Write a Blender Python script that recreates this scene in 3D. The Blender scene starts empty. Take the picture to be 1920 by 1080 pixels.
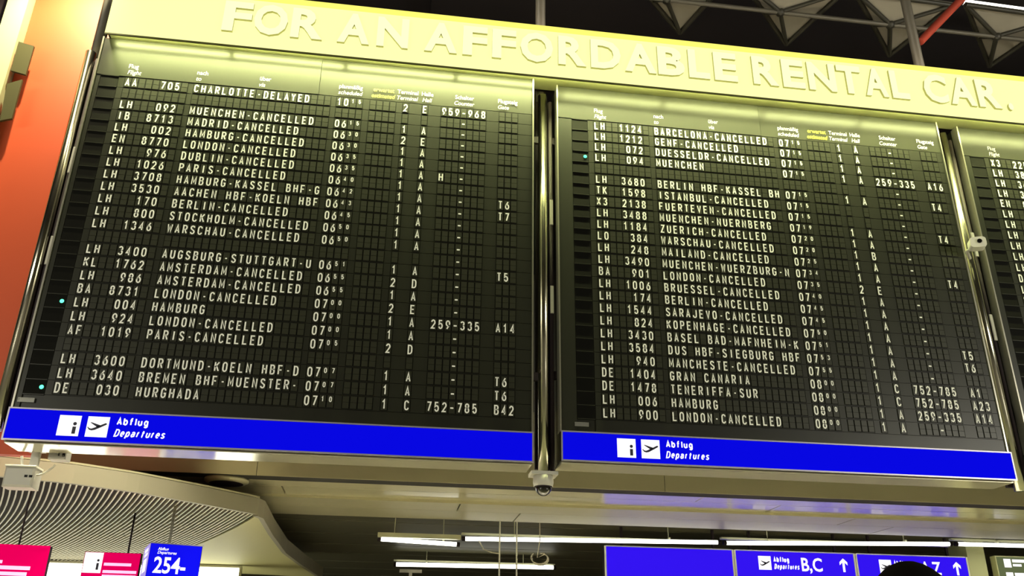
import bpy, math, random
from mathutils import Matrix, Vector

# ------------------------------------------------------------------ scene, camera, light
scene = bpy.context.scene
col = scene.collection
random.seed(7)

YAW, PITCH, ROLL, FPX = 0.136645, 0.416406, 0.012792, 1650.0
CAM = Vector((0.0, 0.0, 1.6))
M3 = Matrix.Rotation(-YAW, 3, 'Z') @ Matrix.Rotation(PITCH, 3, 'X') @ Matrix.Rotation(-ROLL, 3, 'Y')
cam_data = bpy.data.cameras.new('camera')
cam_data.sensor_width = 36.0
cam_data.lens = 36.0 * FPX / 1920.0
cam_data.clip_end = 200.0
cam = bpy.data.objects.new('camera', cam_data)
cam.matrix_world = Matrix.Translation(CAM) @ (M3 @ Matrix.Rotation(math.pi / 2, 3, 'X')).to_4x4()
col.objects.link(cam)
scene.camera = cam

world = bpy.data.worlds.new('hall_air')
scene.world = world
world.use_nodes = True
world.node_tree.nodes['Background'].inputs[0].default_value = (1.0, 0.93, 0.72, 1)
world.node_tree.nodes['Background'].inputs[1].default_value = 0.30

scene.view_settings.view_transform = 'Standard'
scene.view_settings.look = 'None'
scene.view_settings.gamma = 1.0
scene.view_settings.use_curve_mapping = False
scene.view_settings.exposure = 0.0


def area_light(name, loc, target, size, size_y, power, color):
    d = bpy.data.lights.new(name, 'AREA')
    d.shape = 'RECTANGLE'
    d.size, d.size_y, d.energy, d.color = size, size_y, power, color
    o = bpy.data.objects.new(name, d)
    o.location = loc
    o.rotation_euler = (Vector(target) - Vector(loc)).to_track_quat('-Z', 'Y').to_euler()
    col.objects.link(o)
    return o


# unseen fill lights added at both sides to light the boards
area_light('hall_fill', (-12.0, -3.0, 4.6), (1.5, 8.0, 4.8), 6.0, 1.6, 1250, (1.0, 0.95, 0.80))
area_light('hall_fill', (15.0, -3.0, 4.6), (1.5, 8.0, 4.8), 6.0, 1.6, 1250, (1.0, 0.95, 0.80))

# fill light added out of sight behind the boards for fascia and soffits
area_light('hall_fill', (2.5, 9.0, 7.2), (2.5, 9.0001, 0.0), 15.0, 0.4, 1500, (1.0, 0.93, 0.72)).data.spread = math.radians(46)


def at(px, py, Y):
    """point of the place seen at a photo pixel, at depth Y"""
    d = M3 @ Vector(((px - 960) / FPX, 1.0, -(py - 540) / FPX))
    return CAM + d * (Y / d.y)


# ------------------------------------------------------------------ helpers
class MB:
    def __init__(self):
        self.v, self.f, self.sm = [], [], []

    def add(self, verts, faces, smooth=False):
        n = len(self.v)
        self.v += [tuple(p) for p in verts]
        self.f += [tuple(i + n for i in f) for f in faces]
        self.sm += [smooth] * len(faces)
        return self

    def box(self, x0, x1, y0, y1, z0, z1):
        v = [(x0, y0, z0), (x1, y0, z0), (x1, y1, z0), (x0, y1, z0), (x0, y0, z1), (x1, y0, z1), (x1, y1, z1), (x0, y1, z1)]
        return self.add(v, [(3, 2, 1, 0), (4, 5, 6, 7), (0, 1, 5, 4), (1, 2, 6, 5), (2, 3, 7, 6), (3, 0, 4, 7)])

    def bevbox(self, x0, x1, y0, y1, z0, z1, b):
        """box whose front (min y) edges are chamfered"""
        v = [(x0, y0 + b, z0), (x1, y0 + b, z0), (x1, y1, z0), (x0, y1, z0), (x0, y0 + b, z1), (x1, y0 + b, z1), (x1, y1, z1), (x0, y1, z1),
             (x0 + b, y0, z0 + b), (x1 - b, y0, z0 + b), (x1 - b, y0, z1 - b), (x0 + b, y0, z1 - b)]
        return self.add(v, [(3, 2, 1, 0), (4, 5, 6, 7), (1, 2, 6, 5), (2, 3, 7, 6), (3, 0, 4, 7),
                            (8, 9, 10, 11), (0, 1, 9, 8), (1, 5, 10, 9), (5, 4, 11, 10), (4, 0, 8, 11)])

    def frame(self, x0, x1, y0, y1, z0, z1, w):
        o = [(x0, z0), (x1, z0), (x1, z1), (x0, z1)]
        i = [(x0 + w, z0 + w), (x1 - w, z0 + w), (x1 - w, z1 - w), (x0 + w, z1 - w)]
        v = [(x, y, z) for y in (y0, y1) for x, z in o + i]
        f = []
        for k in range(4):
            n = (k + 1) % 4
            f += [(k, n, 4 + n, 4 + k), (8 + n, 8 + k, 12 + k, 12 + n), (k, 8 + k, 8 + n, n), (4 + k, 4 + n, 12 + n, 12 + k)]
        return self.add(v, f)

    def prism(self, pts, y0, y1):
        """outline in (x, z) given front depth y0 and back depth y1"""
        n = len(pts)
        v = [(p[0], y0, p[1]) for p in pts] + [(p[0], y1, p[1]) for p in pts]
        f = [tuple(range(n)), tuple(range(2 * n - 1, n - 1, -1))]
        f += [(i, i + n, (i + 1) % n + n, (i + 1) % n) for i in range(n)]
        return self.add(v, f)

    def tube(self, pts, r, seg=10, closed=False):
        pts = [Vector(p) for p in pts]
        n = len(pts)
        rs = r if isinstance(r, (list, tuple)) else [r] * n
        base = []
        prev = None
        for i, p in enumerate(pts):
            t = (pts[min(i + 1, n - 1)] - pts[max(i - 1, 0)]).normalized()
            if prev is None:
                a = t.orthogonal().normalized()
            else:
                a = (prev - t * prev.dot(t)).normalized()
            prev = a
            b = t.cross(a)
            base.append([p + (a * math.cos(k * 2 * math.pi / seg) + b * math.sin(k * 2 * math.pi / seg)) * rs[i] for k in range(seg)])
        v = [q for ring in base for q in ring]
        f = [(i * seg + k, i * seg + (k + 1) % seg, (i + 1) * seg + (k + 1) % seg, (i + 1) * seg + k) for i in range(n - 1) for k in range(seg)]
        self.add(v, f, True)
        self.add(base[0], [tuple(range(seg - 1, -1, -1))])
        self.add(base[-1], [tuple(range(seg))])
        return self

    def lathe(self, prof, cx, cy, seg=24):
        """(radius, z) profile turned about a vertical axis"""
        v = [(cx + r * math.cos(k * 2 * math.pi / seg), cy + r * math.sin(k * 2 * math.pi / seg), z) for r, z in prof for k in range(seg)]
        f = [(i * seg + k, i * seg + (k + 1) % seg, (i + 1) * seg + (k + 1) % seg, (i + 1) * seg + k) for i in range(len(prof) - 1) for k in range(seg)]
        return self.add(v, f, True)

    def mesh(self, name, mat):
        me = bpy.data.meshes.new(name)
        me.from_pydata(self.v, [], self.f)
        me.polygons.foreach_set('use_smooth', self.sm)
        if mat:
            me.materials.append(mat)
        me.validate()
        return me

    def build(self, name, mat, parent=None):
        return link(name, self.mesh(name, mat), parent)


def link(name, data, parent=None, loc=None):
    o = bpy.data.objects.new(name, data)
    col.objects.link(o)
    if parent:
        o.parent = parent
    if loc is not None:
        o.location = loc
    return o


def tag(o, label, cat, group=None):
    o['label'] = label
    o['category'] = cat
    if group:
        o['group'] = group
    return o


def thing(name, label, cat, loc=(0, 0, 0), rz=0.0, group=None):
    o = link(name, None, None, loc)
    o.rotation_euler.z = rz
    return tag(o, label, cat, group)


def structure(o):
    o['kind'] = 'structure'
    return o


# ------------------------------------------------------------------ materials
def lin(c):
    return tuple(((x / 255.0) / 12.92 if x / 255.0 <= 0.04045 else ((x / 255.0 + 0.055) / 1.055) ** 2.4) for x in c)


def mat(name, color, rough=0.5, metal=0.0, spec=0.5, noise=None, bump=0.0, stretch=(1, 1, 1)):
    m = bpy.data.materials.new(name)
    m.use_nodes = True
    nt = m.node_tree
    b = nt.nodes['Principled BSDF']
    b.inputs['Base Color'].default_value = (*color, 1)
    b.inputs['Roughness'].default_value = rough
    b.inputs['Metallic'].default_value = metal
    b.inputs['Specular IOR Level'].default_value = spec
    if noise:
        scale, amount = noise
        tc = nt.nodes.new('ShaderNodeTexCoord')
        mp = nt.nodes.new('ShaderNodeMapping')
        mp.inputs['Scale'].default_value = stretch
        nz = nt.nodes.new('ShaderNodeTexNoise')
        nz.inputs['Scale'].default_value = scale
        nz.inputs['Detail'].default_value = 4
        mx = nt.nodes.new('ShaderNodeMix')
        mx.data_type = 'RGBA'
        mx.inputs[6].default_value = (*[c * (1 - amount) for c in color], 1)
        mx.inputs[7].default_value = (*[min(1, c * (1 + amount)) for c in color], 1)
        nt.links.new(tc.outputs['Object'], mp.inputs[0])
        nt.links.new(mp.outputs[0], nz.inputs['Vector'])
        nt.links.new(nz.outputs[0], mx.inputs[0])
        nt.links.new(mx.outputs[2], b.inputs['Base Color'])
        if bump:
            bp = nt.nodes.new('ShaderNodeBump')
            bp.inputs['Strength'].default_value = bump
            bp.inputs['Distance'].default_value = 0.01
            nt.links.new(nz.outputs[0], bp.inputs['Height'])
            nt.links.new(bp.outputs[0], b.inputs['Normal'])
    return m


def glow(name, color, strength=1.0, gloss=0.0):
    """lamp or backlit face"""
    m = bpy.data.materials.new(name)
    m.use_nodes = True
    b = m.node_tree.nodes['Principled BSDF']
    b.inputs['Base Color'].default_value = (*[c * 0.3 for c in color], 1)
    b.inputs['Roughness'].default_value = 0.35
    b.inputs['Specular IOR Level'].default_value = gloss
    b.inputs['Emission Color'].default_value = (*color, 1)
    b.inputs['Emission Strength'].default_value = strength
    return m


MAT = dict(
    board=mat('board_black', (0.0125, 0.0130, 0.008), 0.36, 0, 0.4, (3, 0.15)),
    row=mat('row_panel', (0.0135, 0.0140, 0.0085), 0.36, 0, 0.40, (9, 0.12)),
    header=mat('header_panel', (0.022, 0.023, 0.013), 0.36, 0, 0.5, (2, 0.08)),
    slot=mat('slot_black', (0.0035, 0.0035, 0.002), 0.7, 0, 0.08),
    flap=mat('flap', (0.0185, 0.0190, 0.0115), 0.36, 0, 0.42, (40, 0.2)),
    letter=mat('letter_white', (0.80, 0.80, 0.74), 0.5),
    letter_yellow=mat('letter_yellow', (0.75, 0.75, 0.04), 0.5),
    alu=mat('aluminium', (0.52, 0.50, 0.42), 0.32, 0.9, 0.5, (30, 0.1)),
    lilac=mat('sign_frame', (0.42, 0.40, 0.46), 0.35, 0.5),
    chrome=mat('pole_steel', (0.62, 0.60, 0.48), 0.16, 1.0, 0.5, (4, 0.06)),
    darkmetal=mat('dark_metal', (0.016, 0.010, 0.012), 0.7, 0.0, 0.2),
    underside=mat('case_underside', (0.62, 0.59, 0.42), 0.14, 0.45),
    blue=glow('blue_backlit', (0.002, 0.002, 0.66), 1.0),
    violet=glow('violet_backlit', (0.028, 0.006, 0.78), 1.0),
    white=glow('white_backlit', (1.0, 0.98, 1.0), 0.98),
    ink=mat('pictogram_ink', (0.01, 0.01, 0.03), 0.6),
    yellow=glow('yellow_backlit', (1.0, 1.0, 0.42), 1.0),
    yellow_falloff=glow('yellow_falloff_glow', (1.0, 0.92, 0.17), 0.98),
    cream=glow('cream_backlit', (0.98, 1.0, 0.58), 0.97),
    letterside=mat('letter_return', (0.55, 0.55, 0.22), 0.6),
    signlamp=glow('sign_lamp', (0.95, 1.0, 0.45), 80.0), cavity=mat('sign_cavity', (0.30, 0.30, 0.14), 0.6),
    olive_line=mat('olive_trim', (0.10, 0.10, 0.03), 0.5),
    green=glow('led_green', (0.08, 1.0, 0.45), 3.0),
    plate=mat('label_plate', (0.22, 0.22, 0.19), 0.4, 0.4),
    orange=mat('orange_panel', (0.40, 0.052, 0.011), 0.55, 0, 0.3, (1.5, 0.06)),
    pale=mat('pale_frame', (0.30, 0.33, 0.19), 0.45, 0, 0.5, (3, 0.08)),
    olive=mat('olive_plate', (0.045, 0.042, 0.014), 0.6, 0, 0.2),
    floor=mat('terrazzo', (0.34, 0.32, 0.27), 0.25, 0, 0.5, (60, 0.35)),
    hall=mat('hall_dark', (0.012, 0.008, 0.008), 0.8),
    coffer=mat('coffer_panel', (0.25, 0.23, 0.18), 0.6, 0, 0.4, (2, 0.12)),
    rib=mat('coffer_rib', (0.030, 0.028, 0.018), 0.5),
    strut=mat('strut_grey', (0.11, 0.10, 0.075), 0.5, 0.2),
    red=mat('red_brace', (0.40, 0.055, 0.03), 0.5),
    fascia=mat('fascia_olive', (0.29, 0.265, 0.15), 0.55, 0, 0.4, (1.2, 0.10), 0, (0.2, 1, 1)),
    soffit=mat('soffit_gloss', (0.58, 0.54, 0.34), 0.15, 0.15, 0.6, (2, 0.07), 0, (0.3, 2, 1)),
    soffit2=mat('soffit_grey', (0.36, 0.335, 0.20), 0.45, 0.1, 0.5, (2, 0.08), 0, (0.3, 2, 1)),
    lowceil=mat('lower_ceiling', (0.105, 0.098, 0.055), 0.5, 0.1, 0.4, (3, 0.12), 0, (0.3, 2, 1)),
    joint=mat('joint_dark', (0.012, 0.010, 0.005), 0.8),
    tube=glow('tube_lamp', (1.0, 0.98, 0.86), 4.5),
    shade=mat('lamp_shade', (0.55, 0.55, 0.35), 0.35, 0.4),
    island=mat('island_fascia', (0.25, 0.23, 0.155), 0.55, 0, 0.4, (2, 0.06)),
    slat=mat('slat_white', (0.60, 0.55, 0.40), 0.5),
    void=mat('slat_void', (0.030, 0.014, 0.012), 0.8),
    perforated=mat('perforated_panel', (0.48, 0.45, 0.20), 0.6, 0, 0.3, (25, 0.06)),
    pink=glow('magenta_backlit', (0.66, 0.0, 0.085), 1.0),
    pinktext=glow('pink_print', (1.0, 0.62, 0.96), 0.95),
    bright=glow('counter_light', (1.0, 0.99, 0.80), 3.5),
    cube=glow('cube_backlit', (0.004, 0.004, 0.70), 1.0),
    cubeside=glow('cube_side_backlit', (0.42, 0.34, 0.80), 0.9),
    cable=mat('cable_pale', (0.55, 0.52, 0.40), 0.5),
    camwhite=mat('camera_white', (0.78, 0.77, 0.62), 0.4),
    camgrey=mat('camera_grey', (0.40, 0.39, 0.33), 0.5),
    dome=mat('dome_glass', (0.010, 0.009, 0.006), 0.06, 0, 0.9),
    lens=mat('lens_black', (0.006, 0.006, 0.006), 0.15),
    pillar=mat('pillar_green', (0.58, 0.60, 0.30), 0.5, 0, 0.4, (2, 0.08)),
    olivesign=glow('olive_sign_backlit', (0.10, 0.12, 0.055), 1.0),
    wall=mat('back_wall', (0.10, 0.09, 0.055), 0.7, 0, 0.3, (1, 0.1)),
    skin=mat('skin', (0.45, 0.24, 0.16), 0.5),
    hair=mat('hair_dark', (0.005, 0.004, 0.003), 0.9, 0, 0.05),
    jacket=mat('jacket_dark', (0.020, 0.020, 0.024), 0.7, 0, 0.4, (30, 0.2)),
    trousers=mat('trousers_dark', (0.018, 0.020, 0.030), 0.8),
    shoe=mat('shoe_black', (0.012, 0.011, 0.010), 0.4),
)

# ------------------------------------------------------------------ lettering
_texts = {}


def prepare_texts(jobs):
    """jobs: (body, shear, bold) -> flat outline meshes, size 1, left/baseline at 0"""
    objs = []
    for body, shear, bold in jobs:
        if (body, shear, bold) in _texts:
            continue
        c = bpy.data.curves.new('print', 'FONT')
        c.body, c.shear, c.offset = body, shear, bold
        c.resolution_u = 3
        o = bpy.data.objects.new('print', c)
        col.objects.link(o)
        objs.append(((body, shear, bold), o, c))
        _texts[(body, shear, bold)] = None
    dg = bpy.context.evaluated_depsgraph_get()
    dg.update()
    for key, o, c in objs:
        me = o.evaluated_get(dg).to_mesh()
        v = [(p.co.x, p.co.y) for p in me.vertices]
        f = [tuple(q.vertices) for q in me.polygons]
        _texts[key] = (v, f)
        o.evaluated_get(dg).to_mesh_clear()
    for key, o, c in objs:
        bpy.data.objects.remove(o)
        bpy.data.curves.remove(c)


def put_text(mb, body, x, y, z, height, width=None, wscale=1.0, shear=0.0, bold=0.012, align='L', capital=None):
    """flat print in the plane y, facing -y; height = capital height"""
    v, f = _texts[(body, shear, bold)]
    if not v:
        return
    k = height / CAPS[bold]
    x0, x1 = min(p[0] for p in v), max(p[0] for p in v)
    kx = k * wscale if width is None else width / (x1 - x0)
    ox = {'L': x0, 'C': (x0 + x1) / 2, 'R': x1}[align]
    mb.add([(x + (p[0] - ox) * kx, y, z + p[1] * k) for p in v], f)


FLAT_CHARS = 'ABCDEFGHIJKLMNOPQRSTUVWXYZ0123456789-'
HB = 0.022
SIGN_TEXT = 'FORANAFFORDABLERENTALCAR.'
HEADERS = [('Flug', 'Flight', 0.0, 'L', 0), ('nach', 'to', 9.73, 'L', 0), ('\u00fcber', 'via', 18.8, 'L', 0),
           ('planm\u00e4\u00dfig', 'scheduled', 32.0, 'C', 0), ('erwartet', 'estimated', 36.95, 'C', 1),
           ('Terminal', 'Terminal', 40.6, 'C', 0), ('Halle', 'Hall', 43.6, 'C', 0), ('Schalter', 'Counter', 49.3, 'C', 0),
           ('Flugsteig', 'Gate', 54.8, 'L', 0)]
jobs = [(ch, 0.0, HB) for ch in FLAT_CHARS] + [(ch, 0.0, 0.035) for ch in set(SIGN_TEXT)] + [('H', 0.0, 0.035)]
for a, b, c_, al, yl in HEADERS:
    jobs += [(a, 0.0, 0.004), (b, 0.2, 0.004)]
jobs += [('H', 0.0, 0.004), ('H', 0.0, 0.02), ('H', 0.0, 0.012), ('H', 0.0, HB), ('H', 0.0, 0.0), ('Abflug', 0, 0.02), ('Departures', 0.25, 0.012), ('B,C', 0, 0.02), ('A,Z', 0, 0.02), ('i', 0, 0.02),
         ('254-', 0, 0.02), ('265', 0, 0.02), ('Abflug', 0, 0.012), ('Terminal', 0, 0.02)]
prepare_texts(jobs)
CAPS = {}
for b in (0.0, 0.035, 0.004, 0.012, 0.02):
    CAPS[b] = max(p[1] for p in _texts[('H', 0.0, b)][0])
CAPS[HB] = max(p[1] for p in _texts[('H', 0.0, HB)][0])


# plain sans-serif drawn as strokes: capitals, figures and the small letters of the signs
def _arc(cx, cy, rx, ry, a0, a1, n=7):
    return [(cx + rx * math.cos(math.radians(a0 + (a1 - a0) * k / n)), cy + ry * math.sin(math.radians(a0 + (a1 - a0) * k / n))) for k in range(n + 1)]


_top, _bot = _arc(.5, .72, .5, .28, 0, 180), _arc(.5, .28, .5, .28, 180, 360)
_C = _arc(.5, .72, .5, .28, 12, 180) + _arc(.5, .28, .5, .28, 180, 348)
_O = _top + _bot + [(1, .72)]
STROKES = {
    'A': [[(0, 0), (.5, 1), (1, 0)], [(.17, .3), (.83, .3)]],
    'B': [[(0, 0), (0, 1), (.55, 1)] + _arc(.58, .765, .36, .235, 90, -90) + [(0, .53)], [(.5, .53)] + _arc(.6, .265, .4, .265, 90, -90) + [(0, 0)]],
    'C': [_C], 'D': [[(0, 0), (0, 1), (.45, 1)] + _arc(.45, .65, .55, .35, 90, 0) + _arc(.45, .35, .55, .35, 0, -90) + [(0, 0)]],
    'E': [[(1, 1), (0, 1), (0, 0), (1, 0)], [(0, .52), (.85, .52)]], 'F': [[(1, 1), (0, 1), (0, 0)], [(0, .5), (.85, .5)]],
    'G': [_C + [(1, .46), (.55, .46)]], 'H': [[(0, 0), (0, 1)], [(1, 0), (1, 1)], [(0, .52), (1, .52)]], 'I': [[(.5, 0), (.5, 1)]],
    'J': [[(1, 1)] + _arc(.5, .28, .5, .28, 0, -180)], 'K': [[(0, 0), (0, 1)], [(1, 1), (0, .4)], [(.32, .6), (1, 0)]], 'L': [[(0, 1), (0, 0), (1, 0)]],
    'M': [[(0, 0), (0, 1), (.5, .25), (1, 1), (1, 0)]], 'N': [[(0, 0), (0, 1), (1, 0), (1, 1)]], 'O': [_O],
    'P': [[(0, 0), (0, 1), (.55, 1)] + _arc(.58, .73, .42, .27, 90, -90) + [(0, .46)]], 'Q': [_O, [(.55, .25), (1, -.05)]],
    'R': [[(0, 0), (0, 1), (.55, 1)] + _arc(.58, .74, .42, .26, 90, -90) + [(0, .48)], [(.5, .48), (1, 0)]],
    'S': [_arc(.5, .76, .48, .24, 10, 200) + [(.3, .56), (.7, .45)] + _arc(.5, .25, .5, .25, 20, -170)],
    'T': [[(0, 1), (1, 1)], [(.5, 1), (.5, 0)]], 'U': [[(0, 1)] + _bot + [(1, 1)]], 'V': [[(0, 1), (.5, 0), (1, 1)]],
    'W': [[(0, 1), (.22, 0), (.5, .75), (.78, 0), (1, 1)]], 'X': [[(0, 0), (1, 1)], [(0, 1), (1, 0)]], 'Y': [[(0, 1), (.5, .48), (1, 1)], [(.5, .48), (.5, 0)]],
    'Z': [[(0, 1), (1, 1), (0, 0), (1, 0)]], '0': [_O], '1': [[(.12, .74), (.55, 1), (.55, 0)]],
    '2': [_arc(.5, .71, .48, .29, 170, -20) + [(.0, .0), (1, 0)]],
    '3': [_arc(.48, .765, .46, .235, 160, -90) + [(.4, .53)], [(.4, .53)] + _arc(.5, .265, .5, .265, 90, -165)],
    '4': [[(.72, 0), (.72, 1), (0, .28), (1, .28)]], '5': [[(.92, 1), (.12, 1), (.06, .52)] + _arc(.5, .32, .5, .32, 130, -165)],
    '6': [[(.78, 1), (.2, .58)] + _arc(.5, .31, .5, .31, 150, -210, 14)], '7': [[(0, 1), (1, 1), (.35, 0)]],
    '8': [_arc(.5, .77, .44, .23, -90, 270, 14), _arc(.5, .27, .5, .27, -90, 270, 14)], '9': [[(.22, 0), (.8, .42)] + _arc(.5, .69, .5, .31, -30, 330, 14)],
    '-': [[(0, .44), (1, .44)]], ',': [[(.5, .05), (.3, -.2)]],
    'a': [_arc(.45, .5, .45, .2, 160, 0, 6) + [(.9, 0)], [(.9, .42), (.4, .4)] + _arc(.35, .2, .35, .2, 90, 270, 6) + [(.9, .12)]],
    'b': [[(0, 1), (0, 0)], _arc(.48, .35, .46, .35, -180, 180, 14)], 'd': [[(.95, 1), (.95, 0)], _arc(.47, .35, .46, .35, 0, 360, 14)],
    'e': [[(.02, .37), (.95, .37)] + _arc(.48, .36, .47, .34, 0, 310, 12)], 'f': [[(.85, 1)] + _arc(.7, .82, .35, .18, 90, 180, 4) + [(.35, 0)], [(0, .68), (.85, .68)]],
    'g': [[(.93, .7), (.93, -.1)] + _arc(.5, -.1, .43, .2, 0, -160, 6), _arc(.47, .35, .46, .35, 0, 360, 14)], 'l': [[(.5, 1), (.5, 0)]],
    'p': [[(0, .7), (0, -.3)], _arc(.48, .35, .46, .35, -180, 180, 14)], 'r': [[(.1, .7), (.1, 0)], [(.1, .4)] + _arc(.6, .4, .5, .3, 170, 80, 4)],
    's': [_arc(.47, .53, .42, .17, 20, 200, 6) + [(.3, .4), (.65, .32)] + _arc(.48, .17, .46, .17, 20, -165, 6)],
    't': [[(.4, .95), (.4, .15)] + _arc(.6, .15, .2, .15, 180, 280, 3), [(0, .68), (.85, .68)]], 'u': [[(0, .7)] + _arc(.46, .28, .46, .28, 180, 360, 7) + [(.92, .7)], [(.92, .3), (.92, 0)]],
}
NARROW = {'I': .35, 'l': .35, 'f': .92, 't': .92, 'r': .75, ',': .35, '1': .75, '-': .62}


def stroke(mb, pts, th, y):
    """flat ribbon of width th along pts (x, z) in the plane y"""
    h = th / 2
    n = len(pts)
    P = [Vector((p[0], p[1])) for p in pts]
    Q = [P[0]]
    for p in P[1:]:
        if (p - Q[-1]).length > 1e-6:
            Q.append(p)
    P, n = Q, len(Q)
    side = []
    for i in range(n):
        d0 = (P[i] - P[i - 1]).normalized() if i else (P[1] - P[0]).normalized()
        d1 = (P[i + 1] - P[i]).normalized() if i < n - 1 else d0
        if i == 0 and (P[0] - P[-1]).length < 1e-6 * 10:
            d0 = (P[-1] - P[-2]).normalized()
        if i == n - 1 and (P[0] - P[-1]).length < 1e-6 * 10:
            d1 = (P[1] - P[0]).normalized()
        nn = Vector((-d0.y - d1.y, d0.x + d1.x))
        nn = nn.normalized() if nn.length > 1e-4 else Vector((-d0.y, d0.x))
        c = max(0.45, nn.dot(Vector((-d0.y, d0.x))))
        side.append(nn * (h / c))
    v = []
    for p, q in zip(P, side):
        v += [(p.x - q.x, y, p.y - q.y), (p.x + q.x, y, p.y + q.y)]
    mb.add(v, [(2 * i, 2 * i + 2, 2 * i + 3, 2 * i + 1) for i in range(n - 1)])


def stroke_char(mb, ch, x, y, z, w, h, th, slant=0.0):
    """character in the box (x..x+w, z..z+h)"""
    for pl in STROKES[ch]:
        pts = [(x + th / 2 + a * (w - th), z + th / 2 + b * (h - th)) for a, b in pl]
        stroke(mb, [(a + slant * (b - z), b) for a, b in pts], th, y)


def stroke_text(mb, body, x, y, z, h, total, th, slant=0.0):
    """line of text of overall width total"""
    unit = [NARROW.get(ch, 1.0) * (1.0 if ch.isupper() or not ch.isalpha() else 0.92) for ch in body]
    gap = 0.24
    k = total / (sum(unit) + gap * (len(body) - 1))
    for ch, u in zip(body, unit):
        stroke_char(mb, ch, x, y, z, u * k, h, th, slant)
        x += (u + gap) * k


# ------------------------------------------------------------------ setting
structure(MB().box(-16, 24, -9, 26, -0.2, 0.0).build('floor', MAT['floor']))
structure(MB().box(-16, 24, -9, 26, 13.6, 13.8).build('ceiling', MAT['hall']))
structure(MB().box(-16, 24, 25.7, 26.0, 0.0, 13.6).build('wall_back', MAT['wall']))
structure(MB().box(-16, -15.8, -9, 25.7, 0.0, 13.6).build('wall_left', MAT['hall']))
structure(MB().box(23.8, 24, -9, 25.7, 0.0, 13.6).build('wall_right', MAT['hall']))
structure(MB().box(-16, 24, -9.2, -9.0, 0.0, 13.6).build('wall_front', MAT['wall']))

# upper gallery behind the boards: fascia, stepped soffits, lower ceiling
YA, YB, YC = 10.75, 11.9, 13.25
ZA, ZB = 3.75, 3.715
w = structure(MB().box(-16, 24, YA + 0.02, YA + 0.25, ZA, 4.7).build('wall_gallery', MAT['joint']))
fp = MB().box(0.004, 4.996, 0.0, 0.02, 0.0, 0.94).mesh('fascia_panel', MAT['fascia'])
for i in range(8):
    link('fascia_panel', fp, w, (-16.0 + i * 5.0 - 0.55, YA, ZA + 0.002))
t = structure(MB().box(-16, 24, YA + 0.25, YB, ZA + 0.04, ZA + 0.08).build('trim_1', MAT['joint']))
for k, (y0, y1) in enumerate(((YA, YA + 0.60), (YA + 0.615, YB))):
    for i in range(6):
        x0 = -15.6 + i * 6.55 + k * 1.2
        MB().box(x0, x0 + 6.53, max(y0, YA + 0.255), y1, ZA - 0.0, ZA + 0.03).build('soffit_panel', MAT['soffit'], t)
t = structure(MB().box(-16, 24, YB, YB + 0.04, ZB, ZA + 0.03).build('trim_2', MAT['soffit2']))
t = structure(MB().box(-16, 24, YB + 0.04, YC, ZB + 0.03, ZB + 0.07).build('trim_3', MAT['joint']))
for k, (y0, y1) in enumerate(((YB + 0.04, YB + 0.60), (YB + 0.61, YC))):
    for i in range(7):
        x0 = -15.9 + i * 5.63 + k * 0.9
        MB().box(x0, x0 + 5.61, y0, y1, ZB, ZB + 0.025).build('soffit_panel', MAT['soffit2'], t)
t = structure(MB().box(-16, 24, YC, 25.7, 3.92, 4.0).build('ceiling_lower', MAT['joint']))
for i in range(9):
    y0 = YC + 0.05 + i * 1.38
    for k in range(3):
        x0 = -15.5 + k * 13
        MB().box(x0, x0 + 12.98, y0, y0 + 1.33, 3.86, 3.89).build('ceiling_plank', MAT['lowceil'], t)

# ------------------------------------------------------------------ hall ceiling: triangular coffers and space frame
coffer_root = structure(MB().box(0.2, 24, 8.6, 25, 13.3, 13.4).build('ceiling_coffers', MAT['hall']))
SP = 1.80


def coffer(cx, cy, zc):
    e = link('coffer', None, coffer_root, (0, 0, 0))
    z0 = zc + 1.0
    A, B, Cc = Vector((cx - 0.79, cy - 0.44, z0)), Vector((cx + 0.84, cy - 0.40, z0)), Vector((cx + 0.50, cy + 0.86, z0))
    N = Vector((cx, cy, zc + 0.86))
    up = Vector((0, 0, 0.03))
    for p, q in ((A, B), (B, Cc), (Cc, A)):
        MB().add([p, q, N, p + up, q + up, N + up], [(0, 1, 2), (5, 4, 3), (0, 3, 4, 1), (1, 4, 5, 2), (2, 5, 3, 0)]).build('panel', MAT['coffer'], e)
    dn = Vector((0, 0, -0.03))
    for p in (A, B, Cc, (A + Cc) / 2):
        MB().tube([N + dn, p + dn], 0.035, 6).build('rib', MAT['rib'], e)
    for p, q in ((A, B), (B, Cc), (Cc, A)):
        MB().tube([p + dn, q + dn], 0.04, 6).build('edge_rib', MAT['rib'], e)
    MB().lathe([(0.0, N.z - 0.10), (0.06, N.z - 0.08), (0.075, N.z - 0.02), (0.0, N.z + 0.04)], N.x, N.y, 8).build('node', MAT['rib'], e)
    return N


rows_nodes = []
for j in range(3):
    nodes = []
    for i in range(6):
        cx = 3.66 + i * SP + j * 0.9
        nodes.append(coffer(cx, 9.95 + j * 1.9, 10.14))
    rows_nodes.append(nodes)
for j, nodes in enumerate(rows_nodes):
    a, b = nodes[0] + Vector((-1.2, 0, -0.04)), nodes[-1] + Vector((3, 0, -0.04))
    MB().tube([a, b], 0.035, 8).build('chord_tube', MAT['strut'], coffer_root)

# ------------------------------------------------------------------ departure boards
CW, RP = 0.07, 0.13551
GROUPS = [('f', 0.0, 9), ('d', 9.733, 20), ('t', 30.50, 4), ('e', 35.46, 4), ('m', 40.40, 1), ('h', 43.33, 1), ('c', 46.26, 7), ('g', 55.17, 3)]
START = {g: s for g, s, n in GROUPS}
FW, FH = 0.057, 0.112


def flap_mesh():
    m = MB()
    for z0, z1 in ((0.0015, FH / 2), (-FH / 2, -0.0015)):
        m.box(-FW / 2, FW / 2, -0.004, 0.0, z0, z1)
    return m


FLAP = flap_mesh()
FLAP_ME = FLAP.mesh('flap', MAT['flap'])

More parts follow.
